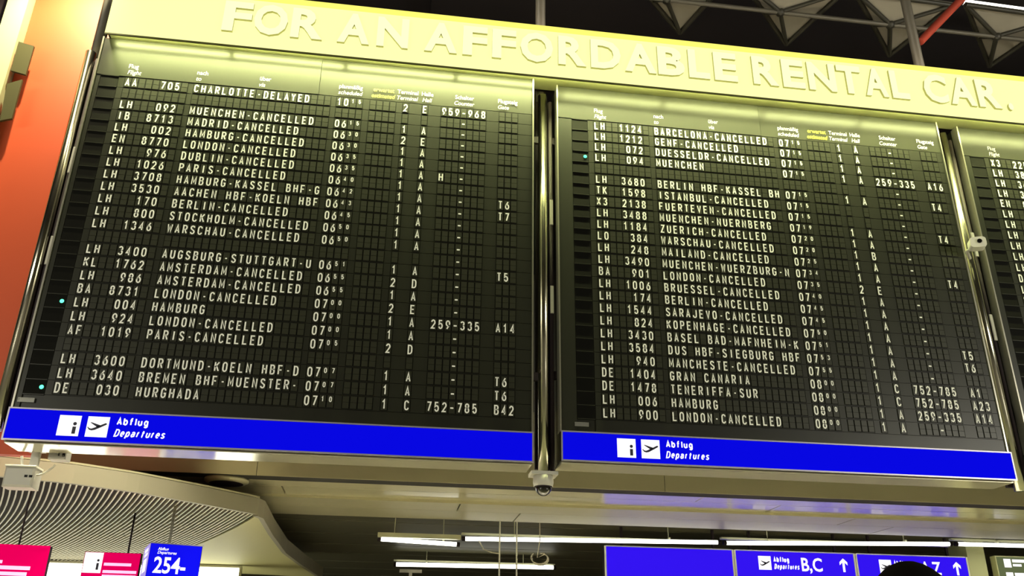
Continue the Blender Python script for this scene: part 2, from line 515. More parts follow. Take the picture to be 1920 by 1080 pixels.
B1 = [('AA', '705', 'CHARLOTTE-DELAYED', '1015', '2', 'E', '959-968', ''), None,
      ('LH', '092', 'MUENCHEN-CANCELLED', '0615', '1', 'A', '', ''), ('IB', '8713', 'MADRID-CANCELLED', '0630', '2', 'E', '', ''),
      ('LH', '002', 'HAMBURG-CANCELLED', '0630', '1', 'A', '', ''), ('EN', '8770', 'LONDON-CANCELLED', '0635', '1', 'A', '', ''),
      ('LH', '976', 'DUBLIN-CANCELLED', '0635', '1', 'A', 'H', ''), ('LH', '1026', 'PARIS-CANCELLED', '0640', '1', 'A', '', ''),
      ('LH', '3708', 'HAMBURG-KASSEL BHF-G', '0642', '1', 'A', '', 'T6'), ('LH', '3530', 'AACHEN HBF-KOELN HBF', '0643', '1', 'A', '', 'T7'),
      ('LH', '170', 'BERLIN-CANCELLED', '0645', '1', 'A', '', ''), ('LH', '800', 'STOCKHOLM-CANCELLED', '0650', '1', 'A', '', ''),
      ('LH', '1346', 'WARSCHAU-CANCELLED', '0650', '1', 'A', '', ''), None,
      ('LH', '3400', 'AUGSBURG-STUTTGART-U', '0651', '1', 'A', '', 'T5'), ('KL', '1762', 'AMSTERDAM-CANCELLED', '0655', '2', 'D', '', ''),
      ('LH', '986', 'AMSTERDAM-CANCELLED', '0655', '1', 'A', '', ''), ('BA', '8731', 'LONDON-CANCELLED', '0700', '2', 'E', '', ''),
      ('LH', '004', 'HAMBURG', '0700', '1', 'A', '259-335', 'A14'), ('LH', '924', 'LONDON-CANCELLED', '0700', '1', 'A', '', ''),
      ('AF', '1019', 'PARIS-CANCELLED', '0705', '2', 'D', '', ''), None,
      ('LH', '3600', 'DORTMUND-KOELN HBF-D', '0707', '1', 'A', '', 'T6'), ('LH', '3640', 'BREMEN BHF-MUENSTER-', '0707', '1', 'A', '', 'T6'),
      ('DE', '030', 'HURGHADA', '0710', '1', 'C', '752-785', 'B42')]
B2 = [('LH', '1124', 'BARCELONA-CANCELLED', '0715', '1', 'A', '', ''), ('LH', '1212', 'GENF-CANCELLED', '0715', '1', 'A', '', ''),
      ('LH', '072', 'DUESSELDR-CANCELLED', '0715', '1', 'A', '', ''), ('LH', '094', 'MUENCHEN', '0715', '1', 'A', '259-335', 'A16'), None,
      ('LH', '3680', 'BERLIN HBF-KASSEL BH', '0715', '1', 'A', '', 'T4'), ('TK', '1598', 'ISTANBUL-CANCELLED', '0715', '', '', '', ''),
      ('X3', '2138', 'FUERTEVEN-CANCELLED', '0715', '', '', '', ''), ('LH', '3488', 'MUENCHEN-NUERNBERG', '0719', '1', 'A', '', 'T4'),
      ('LH', '1184', 'ZUERICH-CANCELLED', '0720', '1', 'A', '', ''), ('LO', '384', 'WARSCHAU-CANCELLED', '0720', '1', 'B', '', ''),
      ('LH', '248', 'MAILAND-CANCELLED', '0725', '1', 'A', '', ''), ('LH', '3490', 'MUENCHEN-WUERZBURG-N', '0734', '1', 'A', '', 'T4'),
      ('BA', '901', 'LONDON-CANCELLED', '0735', '2', 'E', '', ''), ('LH', '1006', 'BRUESSEL-CANCELLED', '0740', '1', 'A', '', ''),
      ('LH', '174', 'BERLIN-CANCELLED', '0745', '1', 'A', '', ''), ('LH', '1544', 'SARAJEVO-CANCELLED', '0745', '1', 'A', '', ''),
      ('LH', '824', 'KOPENHAGE-CANCELLED', '0750', '1', 'A', '', ''), ('LH', '3430', 'BASEL BAD-MAFNHEIM-K', '0751', '1', 'A', '', 'T5'),
      ('LH', '3584', 'DUS HBF-SIEGBURG HBF', '0753', '1', 'A', '', 'T6'), ('LH', '940', 'MANCHESTE-CANCELLED', '0755', '1', 'A', '', ''),
      ('DE', '1404', 'GRAN CANARIA', '0800', '1', 'C', '752-785', 'A1'), ('DE', '1478', 'TENERIFFA-SUR', '0800', '1', 'C', '752-785', 'A23'),
      ('LH', '006', 'HAMBURG', '0800', '1', 'A', '259-335', 'A14'), ('LH', '900', 'LONDON-CANCELLED', '0800', '1', 'A', '', '')]
B3 = [('X3', '225', '', '', '', '', '', ''), ('LH', '386', '', '', '', '', '', ''), ('LH', '36', '', '', '', '', '', ''), ('LH', '34', '', '', '', '', '', ''),
      ('EN', '8', '', '', '', '', '', '')] + [('LH', '3', '', '', '', '', '', '')] * 6 + [('DE', '', '', '', '', '', '', '')] + [('LH', '', '', '', '', '', '', '')] * 13


def cells(row, left_numbers=False):
    """(cell coordinate, character, small?) for one flight"""
    out = [(START['c'] + 3, '-', 0)]
    if row is None:
        return out
    air, num, dest, tm, term, hall, cnt, gate = row
    out += [(i, ch, 0) for i, ch in enumerate(air)]
    first = 4 if left_numbers else 8 - len(num)
    out += [(first + i, ch, 0) for i, ch in enumerate(num)]
    out += [(START['d'] + i, ch, 0) for i, ch in enumerate(dest)]
    out += [(START['t'] + i, ch, i >= 2) for i, ch in enumerate(tm)]
    if term:
        out.append((START['m'], term, 0))
    if hall:
        out.append((START['h'], hall, 0))
    out += [(START['c'] + i, ch, 0) for i, ch in enumerate(cnt) if ch != '-']
    out += [(START['g'] + i, ch, 0) for i, ch in enumerate(gate)]
    return out


def glyph(mb, ch, x, z, small):
    if ch == ' ':
        return
    h, wd, th = (0.095, 0.0445, 0.0128) if not small else (0.052, 0.026, 0.0085)
    zb = z - h / 2 if not small else z - 0.006
    if ch == '-':
        wd, th = (0.044, 0.0145) if mb.dash else (0.030, 0.0125)
    elif ch in 'MW':
        wd, th = wd * 1.08, th * 0.86
    stroke_char(mb, ch, x - wd / 2, -0.0066, zb, wd, h, th)


def departure_board(origin, xl, xr, ztop, flights, leds, label, single, left_numbers=False):
    """single: set of (row, cell index) built as separate flaps"""
    root = thing('departure_board', label, 'departure board', origin, 0, 'split-flap departure boards')
    zb = -3.455
    MB().box(xl, xr, 0.012, 0.33, -3.735, ztop).build('case', MAT['board'], root)
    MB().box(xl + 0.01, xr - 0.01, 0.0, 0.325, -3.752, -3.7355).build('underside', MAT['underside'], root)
    MB().box(xl - 0.004, xl + 0.012, -0.012, 0.10, zb, ztop).build('frame_rail', MAT['alu'], root)
    MB().box(xr - 0.012, xr + 0.004, -0.012, 0.10, zb, ztop).build('frame_rail', MAT['alu'], root)
    for bx in ((xl - 0.03, xl - 0.0045), (xr + 0.0045, xr + 0.075)):
        for bz in (-2.9, -0.2):
            MB().box(bx[0], bx[1], 0.13, 0.17, bz, bz + 0.08).build('bracket', MAT['darkmetal'], root)
    # header
    seam = 27.3 * CW
    hz0, hz1 = 0.072, ztop - 0.015
    MB().box(xl + 0.014, seam - 0.002, -0.004, 0.0115, hz0, hz1).build('header_panel', MAT['header'], root)
    MB().box(seam + 0.002, xr - 0.014, 0.000, 0.0115, hz0, hz1).build('header_panel', MAT['header'], root)
    mw, my = MB(), MB()
    for a, b, cc, al, yl in HEADERS:
        tgt = my if yl else mw
        x = cc * CW - (0.02 if al == 'L' else 0)
        put_text(tgt, a, x, -0.007, 0.175, 0.050, None, 0.86, 0.0, 0.004, al)
        put_text(tgt, b, x, -0.007, 0.098, 0.050, None, 0.86, 0.2, 0.004, al)
    hl = mw.build('header_lettering', MAT['letter'], root)
    o = my.build('header_lettering', MAT['letter_yellow'], root)
    o['label'] = 'yellow header words over the expected time column'
    # side margins and indicator column
    ix0, ix1 = -3.9 * CW, -1.4 * CW
    MB().box(xl + 0.014, ix0 - 0.004, 0.0, 0.0115, zb, 0.07).build('side_panel', MAT['row'], root)
    ind = MB().box(ix0, ix1, 0.002, 0.0115, -24.5 * RP, 0.5 * RP).build('indicator_column', MAT['slot'], root)
    dv = MB().box(ix0, ix1, -0.004, 0.0018, -0.004, 0.004).mesh('divider', MAT['row'])
    for r in range(26):
        link('divider', dv, ind, (0, 0, (0.5 - r) * RP))
    slots = [(s, MB().box(-0.52 * CW, (n - 0.48) * CW, -0.0012, 0.0, -0.0605, 0.0605).mesh('slot', MAT['slot'])) for g, s, n in GROUPS]
    for r in leds:
        zc = -r * RP
        MB().add([(-1.9 * CW + dx * 0.019, -0.001 - (0.012 if k == 1 else 0), zc + dz * 0.019) for k, dx, dz in
                  [(1, 0, 0)] + [(0, math.cos(a * math.pi / 5), math.sin(a * math.pi / 5)) for a in range(10)]],
                 [(0, 1 + a, 1 + (a + 1) % 10) for a in range(10)]).build('lamp', MAT['green'], ind)
    # rows of flaps
    field = MB()
    for r in range(25):
        zc = -r * RP
        row = MB().box(ix1 + 0.004, xr - 0.014, 0.0, 0.0115, zc - RP / 2 + 0.0022, zc + RP / 2 - 0.0022).build('flap_row', MAT['row'], root)
        k = 0
        for s, me in slots:
            link('slot', me, row, (s * CW, 0, zc))
        for g, s, n in GROUPS:
            for i in range(n):
                x = (s + i) * CW
                if (r, k) in single:
                    link('flap', FLAP_ME, row, (x, -0.0012, zc))
                else:
                    field.add([(p[0] + x, p[1] - 0.0012, p[2] + zc) for p in FLAP.v], FLAP.f)
                k += 1
        lt = MB()
        for x, ch, small in cells(flights[r], left_numbers):
            lt.dash = x >= 40
            glyph(lt, ch, x * CW, zc, small)
        lt.build('lettering', MAT['letter'], row)
    fl = field.build('flap_field', MAT['flap'], root)
    fl['kind'] = 'stuff'
    MB().box(ix1 + 0.004, xr - 0.014, 0.0, 0.0115, zb, -24.5 * RP - 0.003).build('bottom_panel', MAT['row'], root)
    lp = MB().frame(-0.30, -0.165, -0.006, 0.011, -3.395, -3.355, 0.007).build('label_plate', MAT['plate'], root)
    MB().box(-0.293, -0.172, -0.003, 0.011, -3.388, -3.362).build('plate_face', MAT['plate'], lp)
    return root


def plane_pictogram(mb, x, y, z, s):
    """departing aeroplane seen from the side inside a square of side s (lower left corner x, z)"""
    q = lambda pts: [(x + a * s, z + b * s) for a, b in pts]
    mb.prism(q([(0.06, 0.50), (0.14, 0.42), (0.24, 0.40), (0.34, 0.44), (0.86, 0.70), (0.92, 0.66), (0.90, 0.62), (0.66, 0.48), (0.40, 0.34), (0.26, 0.31), (0.14, 0.34), (0.06, 0.44)]), y, y + 0.002)
    mb.prism(q([(0.14, 0.70), (0.20, 0.71), (0.66, 0.57), (0.52, 0.46)]), y, y + 0.002)


def departures_strip(origin, xl, xr, label):
    root = thing('departures_sign', label, 'sign', (origin[0], origin[1] - 0.002, origin[2]), 0, 'blue strips under the boards')
    z1, z0 = -3.455, -3.735
    MB().box(xl + 0.004, xr - 0.004, -0.036, 0.010, z0, z1 - 0.002).build('light_box', MAT['darkmetal'], root)
    MB().frame(xl, xr, -0.052, -0.036, z0 - 0.004, z1, 0.013).build('frame', MAT['lilac'], root)
    MB().box(xl + 0.014, xr - 0.014, -0.046, -0.0365, z0 + 0.012, z1 - 0.014).build('face', MAT['blue'], root)
    yy = -0.0475
    s = 0.178
    x0, zz = 0.09, z0 + 0.052
    a = MB().prism([(x0, zz), (x0 + s, zz), (x0 + s, zz + s), (x0, zz + s)], yy, yy + 0.001).build('information_square', MAT['white'], root)
    m = MB()
    m.box(x0 + 0.68 * s, x0 + 0.84 * s, yy - 0.003, yy - 0.001, zz + 0.11 * s, zz + 0.46 * s)
    m.prism([(x0 + 0.76 * s + 0.085 * s * math.cos(k * math.pi / 6), zz + 0.60 * s + 0.085 * s * math.sin(k * math.pi / 6)) for k in range(12)], yy - 0.003, yy - 0.001)
    m.build('letter', MAT['ink'], a)
    x1 = x0 + 0.232
    a = MB().prism([(x1, zz), (x1 + s, zz), (x1 + s, zz + s), (x1, zz + s)], yy, yy + 0.001).build('aeroplane_square', MAT['white'], root)
    m = MB()
    plane_pictogram(m, x1, yy - 0.003, zz, s)
    m.build('aeroplane', MAT['ink'], a)
    x2 = x1 + 0.222
    m = MB()
    stroke_text(m, 'Abflug', x2 + 0.018, yy, zz + 0.112, 0.068, 0.262, 0.0125)
    stroke_text(m, 'Departures', x2 + 0.010, yy, zz + 0.010, 0.068, 0.42, 0.0115, 0.22)
    m.build('lettering', MAT['white'], root)
    return root


O1, O2, O3 = (-2.912, 7.872, 7.118), (2.005, 7.941, 7.164), (6.775, 7.985, 7.19)
top6 = {(r, k) for r in range(6) for k in range(49)}
nine = {(r, k) for r in range(25) for k in range(9)}
departure_board(O1, -0.335, 4.205, 0.540, B1, (18, 24), 'leftmost black split-flap departure board, first line Charlotte delayed', top6)
departure_board(O2, -0.44, 4.12, 0.494, B2, (3,), 'middle black split-flap departure board, first line Barcelona cancelled', top6)
departure_board(O3, -0.365, 4.2, 0.468, B3, (), 'rightmost black departure board cut off by the picture edge', nine, True)
departures_strip(O1, -0.335, 4.205, 'blue lit Abflug Departures strip under the leftmost board')
departures_strip(O2, -0.44, 4.12, 'blue lit Abflug Departures strip under the middle board')
departures_strip(O3, -0.365, 4.2, 'blue lit strip under the rightmost board at the picture edge')

# ------------------------------------------------------------------ yellow rental sign
SX0, SX1, SY, SZ0, SZ1 = -3.20, 11.3, 7.75, 7.605, 8.315
sign = thing('advertising_sign', 'long yellow backlit sign reading FOR AN AFFORDABLE RENTAL CAR above the boards', 'sign')
MB().box(SX0, SX1, SY + 0.012, SY + 0.34, SZ0 + 0.063, SZ1).build('light_box', MAT['darkmetal'], sign)
MB().box(SX0, SX1, SY, SY + 0.011, SZ0 + 0.016, SZ1 - 0.075).build('face', MAT['yellow'], sign)
MB().box(SX0, SX1, SY, SY + 0.011, SZ1 - 0.0745, SZ1).build('falloff_band', MAT['yellow_falloff'], sign)  # deeper yellow strip imitates the backlight's glow falling off towards the top
MB().box(SX0, SX1, SY - 0.006, SY + 0.014, SZ0, SZ0 + 0.015).build('bottom_trim', MAT['olive_line'], sign)
MB().box(SX0 + 0.02, SX1, SY + 0.0145, SY + 0.30, SZ0 + 0.058, SZ0 + 0.062).build('lamp_cavity', MAT['cavity'], sign)
for i in range(12):
    xa = SX0 + 0.06 + i * 1.2
    MB().tube([(xa + k * 0.385, SY + 0.027, SZ0 + 0.043) for k in range(4)], 0.0095, 8).build('lamp_tube', MAT['signlamp'], sign)
d = bpy.data.lights.new('sign_down_light', 'AREA')
d.shape, d.size, d.size_y, d.energy, d.color, d.spread = 'RECTANGLE', 14.3, 0.02, 350, (0.94, 1.0, 0.42), math.radians(70)
o = bpy.data.objects.new('down_light', d)
o.parent = sign
o.location = (SX0 + 7.22, SY + 0.026, SZ0 + 0.030)
o.rotation_euler = (math.radians(4), 0, 0)
col.objects.link(o)
d = bpy.data.lights.new('sign_up_light', 'AREA')
d.shape, d.size, d.size_y, d.energy, d.color = 'RECTANGLE', 14.3, 0.2, 115, (1.0, 0.85, 0.65)
o = bpy.data.objects.new('up_light', d)
o.parent = sign
o.location = (SX0 + 7.22, SY + 0.17, SZ1 + 0.004)
o.rotation_euler = (math.radians(180 - 25), 0, 0)
col.objects.link(o)
SIGN_PX = [('F', 420, 474), ('O', 477, 541), ('R', 547, 607), ('A', 634, 694), ('N', 707, 766), ('A', 796, 857), ('F', 867, 913), ('F', 922, 967), ('O', 975, 1036),
           ('R', 1046, 1098), ('D', 1107, 1163), ('A', 1171, 1229), ('B', 1233, 1283), ('L', 1291, 1330), ('E', 1339, 1382), ('R', 1412, 1459), ('E', 1468, 1509),
           ('N', 1517, 1568), ('T', 1573, 1617), ('A', 1624, 1666), ('L', 1674, 1706), ('C', 1737, 1780), ('A', 1785, 1832), ('R', 1838, 1880), ('.', 1893, 1902)]
for ch, a, b in SIGN_PX:
    yc = 32 + (a - 420) * 0.128
    xa, xb = at(a, yc, SY).x, at(b, yc, SY).x
    v, f = _texts[(ch, 0.0, 0.035)]
    x0, x1 = min(p[0] for p in v), max(p[0] for p in v)
    k = 0.375 / CAPS[0.035]
    kx = (xb - xa) / (x1 - x0)
    pts = [(xa + (p[0] - x0) * kx, 7.80 + p[1] * k) for p in v]
    # face proud of the sign, returns around the outline
    edges = {}
    for q in f:
        for i in range(len(q)):
            e = (q[i], q[(i + 1) % len(q)])
            if (e[1], e[0]) in edges:
                del edges[(e[1], e[0])]
            else:
                edges[e] = 1
    n = len(pts)
    ret = MB().add([(x, SY - 0.030, z) for x, z in pts] + [(x, SY - 0.0005, z) for x, z in pts], [(i, j, j + n, i + n) for i, j in edges])
    lt = ret.build('letter', MAT['letterside'], sign)
    MB().add([(x, SY - 0.0302, z) for x, z in pts], f).build('letter_face', MAT['cream'], lt)

# dark cap on the left end of the sign
MB().box(SX0 - 0.02, SX0 - 0.001, SY + 0.10, SY + 0.32, SZ0 + 0.1, SZ1 - 0.1).build('end_cap', MAT['darkmetal'], sign)

# ------------------------------------------------------------------ poles between the boards
POLES = [(-3.41, 'steel pole at the left end of the boards beside the orange panel', 3.5),
         (1.427, 'steel pole between the leftmost and middle boards above the dome camera', 3.34),
         (6.262, 'steel pole between the middle and rightmost boards carrying a white camera', 3.36)]
for x, label, z0 in POLES:
    root = thing('support_pole', label, 'pole', (x, 8.06, z0), 0, 'poles between the boards')
    MB().lathe([(0.0, 0.0), (0.052, 0.0), (0.052, 7.58 - z0), (0.0, 7.58 - z0)], 0, 0, 20).build('tube', MAT['chrome'], root)
    MB().lathe([(0.0, 7.58 - z0), (0.060, 7.58 - z0), (0.060, 13.6 - z0), (0.0, 13.6 - z0)], 0.0, 0.13, 16).build('upper_tube', MAT['strut'], root)
    m = MB()
    m.box(-0.07, 0.105, 0.07, 0.11, 0.05, 7.55 - z0)
    m.build('back_plate', MAT['darkmetal'], root)
    MB().lathe([(0.0, 0.0), (0.022, 0.0), (0.022, 7.5 - z0), (0.0, 7.5 - z0)], 0.084, -0.0, 12).build('cable_duct', MAT['darkmetal'], root)
    for zz in (1.6, 2.6):
        MB().bevbox(0.070, 0.104, -0.035, -0.0225, zz, zz + 0.3, 0.004).build('clip', MAT['camgrey'], root)

tag(MB().tube([(6.345, 8.19, 9.08), (7.01, 8.19, 9.80), (7.65, 8.19, 10.48)], 0.05, 10).build('diagonal_brace', MAT['red']),
    'red diagonal brace beside the right pole above the yellow sign', 'brace')

# ------------------------------------------------------------------ cameras and small fittings
root = thing('dome_camera', 'dark dome camera in a grey housing hanging under the middle pole', 'camera', (1.42, 8.04, 3.335))
MB().box(-0.125, 0.125, -0.09, 0.10, -0.028, 0.003).build('mounting_plate', MAT['camgrey'], root)
MB().lathe([(0.0, -0.028), (0.092, -0.028), (0.096, -0.09), (0.090, -0.125), (0.0, -0.126)], 0, 0, 24).build('housing', MAT['camgrey'], root)
MB().lathe([(0.078 * math.cos(a * math.pi / 16), -0.126 - 0.085 * math.sin(a * math.pi / 16)) for a in range(9)], 0, 0, 24).build('dome', MAT['dome'], root)
MB().lathe([(0.080, -0.120), (0.086, -0.128), (0.080, -0.136)], 0, 0, 24).build('ring', MAT['darkmetal'], root)

c = at(1832, 457, 7.72)
root = thing('box_camera', 'small white box camera mounted on the pole right of the middle board', 'camera', c, -0.35)
body = []
for k in range(20):
    a = k * 2 * math.pi / 20
    sx, sz = math.copysign(abs(math.cos(a)) ** 0.5, math.cos(a)), math.copysign(abs(math.sin(a)) ** 0.5, math.sin(a))
    body.append((0.082 * sx, 0.062 * sz))
MB().prism(body, -0.05, 0.06).build('body', MAT['camwhite'], root)
MB().prism([(0.012 + 0.024 * math.cos(k * math.pi / 8), 0.006 + 0.024 * math.sin(k * math.pi / 8)) for k in range(16)], -0.062, -0.0505).build('lens', MAT['lens'], root)
MB().tube([(-0.05, 0.058, -0.02), (-0.085, 0.10, -0.04), (-0.02, 0.26, -0.05)], 0.018, 8).build('bracket', MAT['camgrey'], root)

# fittings under the left end of the left board
p1, p2 = at(72, 836, 8.35), at(66, 886, 8.35)
root = thing('wall_bracket', 'pale upright bracket hanging below the left end of the leftmost board', 'bracket', (p1.x, 8.35, p2.z))
MB().box(-0.035, 0.035, -0.02, 0.02, 0.0, 3.40 - p2.z).build('upright', MAT['camgrey'], root)
MB().box(-0.07, 0.07, -0.05, 0.03, 3.395 - p2.z, 3.41 - p2.z).build('flange', MAT['camgrey'], root)
c = at(41, 898, 8.3)
root = thing('junction_box', 'pale square junction box with a short antenna near the slatted ceiling corner', 'junction box', c)
MB().bevbox(-0.125, 0.125, -0.09, 0.09, -0.085, 0.09, 0.018).build('body', MAT['camgrey'], root)
MB().bevbox(-0.13, 0.13, -0.095, 0.09, 0.09, 0.105, 0.004).build('lid', MAT['camwhite'], root)
MB().tube([(-0.02, 0.0, 0.10), (-0.045, 0.0, 0.20)], 0.012, 8).build('antenna', MAT['camwhite'], root)
MB().box(0.05, 0.075, -0.094, -0.088, 0.0, 0.02).build('port', MAT['lens'], root)
MB().box(0.088, 0.115, -0.094, -0.088, 0.0, 0.02).build('port', MAT['lens'], root)
a, b = at(48, 880, 8.25), at(104, 872, 8.3)
pts = []
for k in range(9):
    t_ = k / 8
    q = a.lerp(b, t_)
    pts.append((q.x, q.y, q.z - 0.07 * math.sin(math.pi * t_) ** 1.0))
tag(MB().tube(pts, 0.009, 8).build('cable', MAT['cable']), 'pale cable sagging from the junction box toward the small speaker', 'cable')
c = at(112, 851, 8.3)
root = thing('loudspeaker', 'small boxy loudspeaker fixed under the leftmost board', 'loudspeaker', c)
MB().bevbox(-0.075, 0.075, -0.06, 0.08, -0.06, 0.085, 0.01).build('housing', MAT['camgrey'], root)
MB().box(0.010, 0.022, -0.064, -0.059, -0.03, 0.06).build('grille', MAT['lens'], root)
MB().box(0.045, 0.068, -0.064, -0.059, -0.035, 0.065).build('grille', MAT['lens'], root)

c = at(428, 908, 10.9)
root = thing('ceiling_fitting', 'round flat fitting under the soffit left of the tube lamps', 'ceiling fitting', (c.x - 0.05, 11.05, ZA))
MB().lathe([(0.0, 0.0), (0.26, 0.0), (0.26, -0.03), (0.22, -0.055), (0.0, -0.06)], 0, 0, 28).build('body', MAT['soffit2'], root)
MB().lathe([(0.20, -0.0565), (0.15, -0.064), (0.0, -0.066)], 0, 0, 28).build('cover', MAT['darkmetal'], root)

# ------------------------------------------------------------------ orange advertising panel at the left
root = thing('orange_panel', 'large orange advertising panel left of the boards', 'panel', (-4.2, 8.5, 3.4))
MB().box(-0.12, 0.98, 0.0, 0.10, 0.0, 5.9).build('panel', MAT['orange'], root)
MB().box(-0.335, -0.125, -0.14, 0.10, 0.0, 5.9).build('frame_post', MAT['pale'], root)
MB().box(-2.6, -0.34, 0.02, 0.10, 0.0, 5.9).build('side_panel', MAT['darkmetal'], root)
for pts in ([(35, 78), (64, 86), (48, 140), (20, 132)], [(13, 157), (42, 149), (22, 222), (0, 226)]):
    q = [at(x, y, 8.33) for x, y in pts]
    MB().prism([(p.x + 4.2, p.z - 3.4) for p in q][::-1], -0.172, -0.142).build('olive_plate', MAT['olive'], root)
root = thing('panel_fill', 'small unseen lamp added above the orange panel to light it from the front', 'lamp', (-3.75, 7.35, 9.3))  # added out of view, stands in for the sign's light on the panel
MB().lathe([(0.0, 0.10), (0.06, 0.10), (0.085, 0.0), (0.07, -0.005), (0.0, 0.04)], 0, 0, 16).build('housing', MAT['darkmetal'], root)
d = bpy.data.lights.new('panel_fill_spot', 'SPOT')
d.energy, d.spot_size, d.spot_blend, d.color, d.shadow_soft_size = 1500, math.radians(84), 1.0, (1.0, 0.9, 0.55), 0.06
s_ = bpy.data.objects.new('fill_spot', d)
s_.parent = root
s_.location = (0, 0.0, -0.03)
s_.rotation_euler = (Vector((-3.88, 8.5, 7.75)) - Vector((-3.75, 7.35, 9.27))).to_track_quat('-Z', 'Y').to_euler()
col.objects.link(s_)

# ------------------------------------------------------------------ slatted ceiling island at lower left
ZI = 3.35
EDGE = [(-6.2, 9.05), (-4.7, 9.12), (-3.79, 9.30), (-3.19, 9.52), (-2.67, 9.87), (-2.06, 10.48), (-1.52, 11.08)]
root = thing('slatted_ceiling', 'lower ceiling island of pale curved slats with a broad beige rim', 'ceiling island')


def edge_at(t_):
    L = [math.dist(EDGE[i], EDGE[i + 1]) for i in range(len(EDGE) - 1)]
    s = t_ * sum(L)
    for i, l in enumerate(L):
        if s <= l + 1e-9:
            k = s / l
            return (EDGE[i][0] + (EDGE[i + 1][0] - EDGE[i][0]) * k, EDGE[i][1] + (EDGE[i + 1][1] - EDGE[i][1]) * k)
        s -= l
    return EDGE[-1]


EL = sum(math.dist(EDGE[i], EDGE[i + 1]) for i in range(len(EDGE) - 1))


def rim(path, z0, z1, th, mat_, name):
    """vertical band along a plan path, thickened to its left-hand side"""
    n = len(path)
    off = []
    for i in range(n):
        a_, b_ = path[max(i - 1, 0)], path[min(i + 1, n - 1)]
        dx, dy = b_[0] - a_[0], b_[1] - a_[1]
        l = math.hypot(dx, dy)
        off.append((path[i][0] - dy / l * th, path[i][1] + dx / l * th))
    v = [(x, y, z0) for x, y in path] + [(x, y, z1) for x, y in path] + [(x, y, z0) for x, y in off] + [(x, y, z1) for x, y in off]
    f = []
    for i in range(n - 1):
        f += [(i, i + 1, n + i + 1, n + i), (2 * n + i + 1, 2 * n + i, 3 * n + i, 3 * n + i + 1), (n + i, n + i + 1, 3 * n + i + 1, 3 * n + i), (i + 1, i, 2 * n + i, 2 * n + i + 1)]
    f += [(0, n, 3 * n, 2 * n), (n - 1, 2 * n - 1 + 0, 4 * n - 1, 3 * n - 1)]
    return MB().add(v, f).build(name, mat_, root)


SIDE = [(-1.52, 11.08), (-1.47, 11.25), (-1.50, 12.6), (-1.50, 14.6), (-1.36, 16.4), (-1.15, 18.5)]
fine = [edge_at(i / 40) for i in range(41)]
rim(fine, ZI, ZI + 0.19, 0.06, MAT['island'], 'rim')
rim([edge_at(i / 40) for i in range(41)], ZI + 0.195, ZI + 0.215, 0.10, MAT['soffit2'], 'rim_cap')
rim(SIDE, ZI - 0.02, ZI + 0.19, 0.06, MAT['island'], 'side_rim')
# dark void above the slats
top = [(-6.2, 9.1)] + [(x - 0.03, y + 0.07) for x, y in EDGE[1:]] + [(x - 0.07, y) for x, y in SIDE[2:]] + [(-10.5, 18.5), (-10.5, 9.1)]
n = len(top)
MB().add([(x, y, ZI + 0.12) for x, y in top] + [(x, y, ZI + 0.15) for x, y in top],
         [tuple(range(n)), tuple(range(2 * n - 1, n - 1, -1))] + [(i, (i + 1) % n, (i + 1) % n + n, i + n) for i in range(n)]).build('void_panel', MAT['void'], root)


def slat_path(x, y, L):
    pts = []
    a_ = 0.36
    for k in range(14):
        pts.append((x, y))
        s = L / 13
        l = math.hypot(a_, 1.0)
        x -= a_ / l * s
        y += 1.0 / l * s
        a_ += 0.022
    return pts


NS = 62
last = None
for i in range(NS):
    t_ = 0.30 + 0.70 * (i + 0.3) / NS
    x, y = edge_at(t_)
    pth = slat_path(x - 0.03, y + 0.065, 7.4)
    last = pth
    hw, h = 0.0075, 0.035
    v, f = [], []
    for k, (px_, py_) in enumerate(pth):
        v += [(px_ - hw, py_ - hw * 0.4, ZI + 0.005), (px_ + hw, py_ + hw * 0.4, ZI + 0.005), (px_ + hw, py_ + hw * 0.4, ZI + 0.005 + h), (px_ - hw, py_ - hw * 0.4, ZI + 0.005 + h)]
        if k:
            for q in range(4):
                f.append(((k - 1) * 4 + q, (k - 1) * 4 + (q + 1) % 4, k * 4 + (q + 1) % 4, k * 4 + q))
    f += [(3, 2, 1, 0), tuple(len(v) - 4 + q for q in range(4))]
    MB().add(v, f).build('slat', MAT['slat'], root)
poly = [(last[k][0] + 0.06, last[k][1]) for k in range(len(last))] + [(x - 0.065, y) for x, y in SIDE[::-1][:5]]
n = len(poly)
MB().add([(x, y, ZI + 0.005) for x, y in poly] + [(x, y, ZI + 0.03) for x, y in poly],
         [tuple(range(n)), tuple(range(2 * n - 1, n - 1, -1))] + [(i, (i + 1) % n, (i + 1) % n + n, i + n) for i in range(n)]).build('perforated_panel', MAT['perforated'], root)

# bright counter backdrop under the slatted ceiling
root = thing('light_wall', 'glowing white counter wall below the slatted ceiling', 'light wall', (-5.0, 16.7, 0.0))
MB().box(-3.2, 2.5, 0.0, 0.08, 0.9, 3.30).build('lit_panel', MAT['bright'], root)
MB().box(-3.25, 2.55, 0.02, 0.14, 0.0, 0.88).build('base', MAT['island'], root)
MB().frame(-3.25, 2.55, -0.01, 0.09, 0.885, 3.34, 0.03).build('frame', MAT['alu'], root)

# ------------------------------------------------------------------ hanging signs at lower left
def bars(mb, y, rows):
    for x0, x1, z0, z1 in rows:
        mb.box(x0, x1, y - 0.002, y, z0, z1)


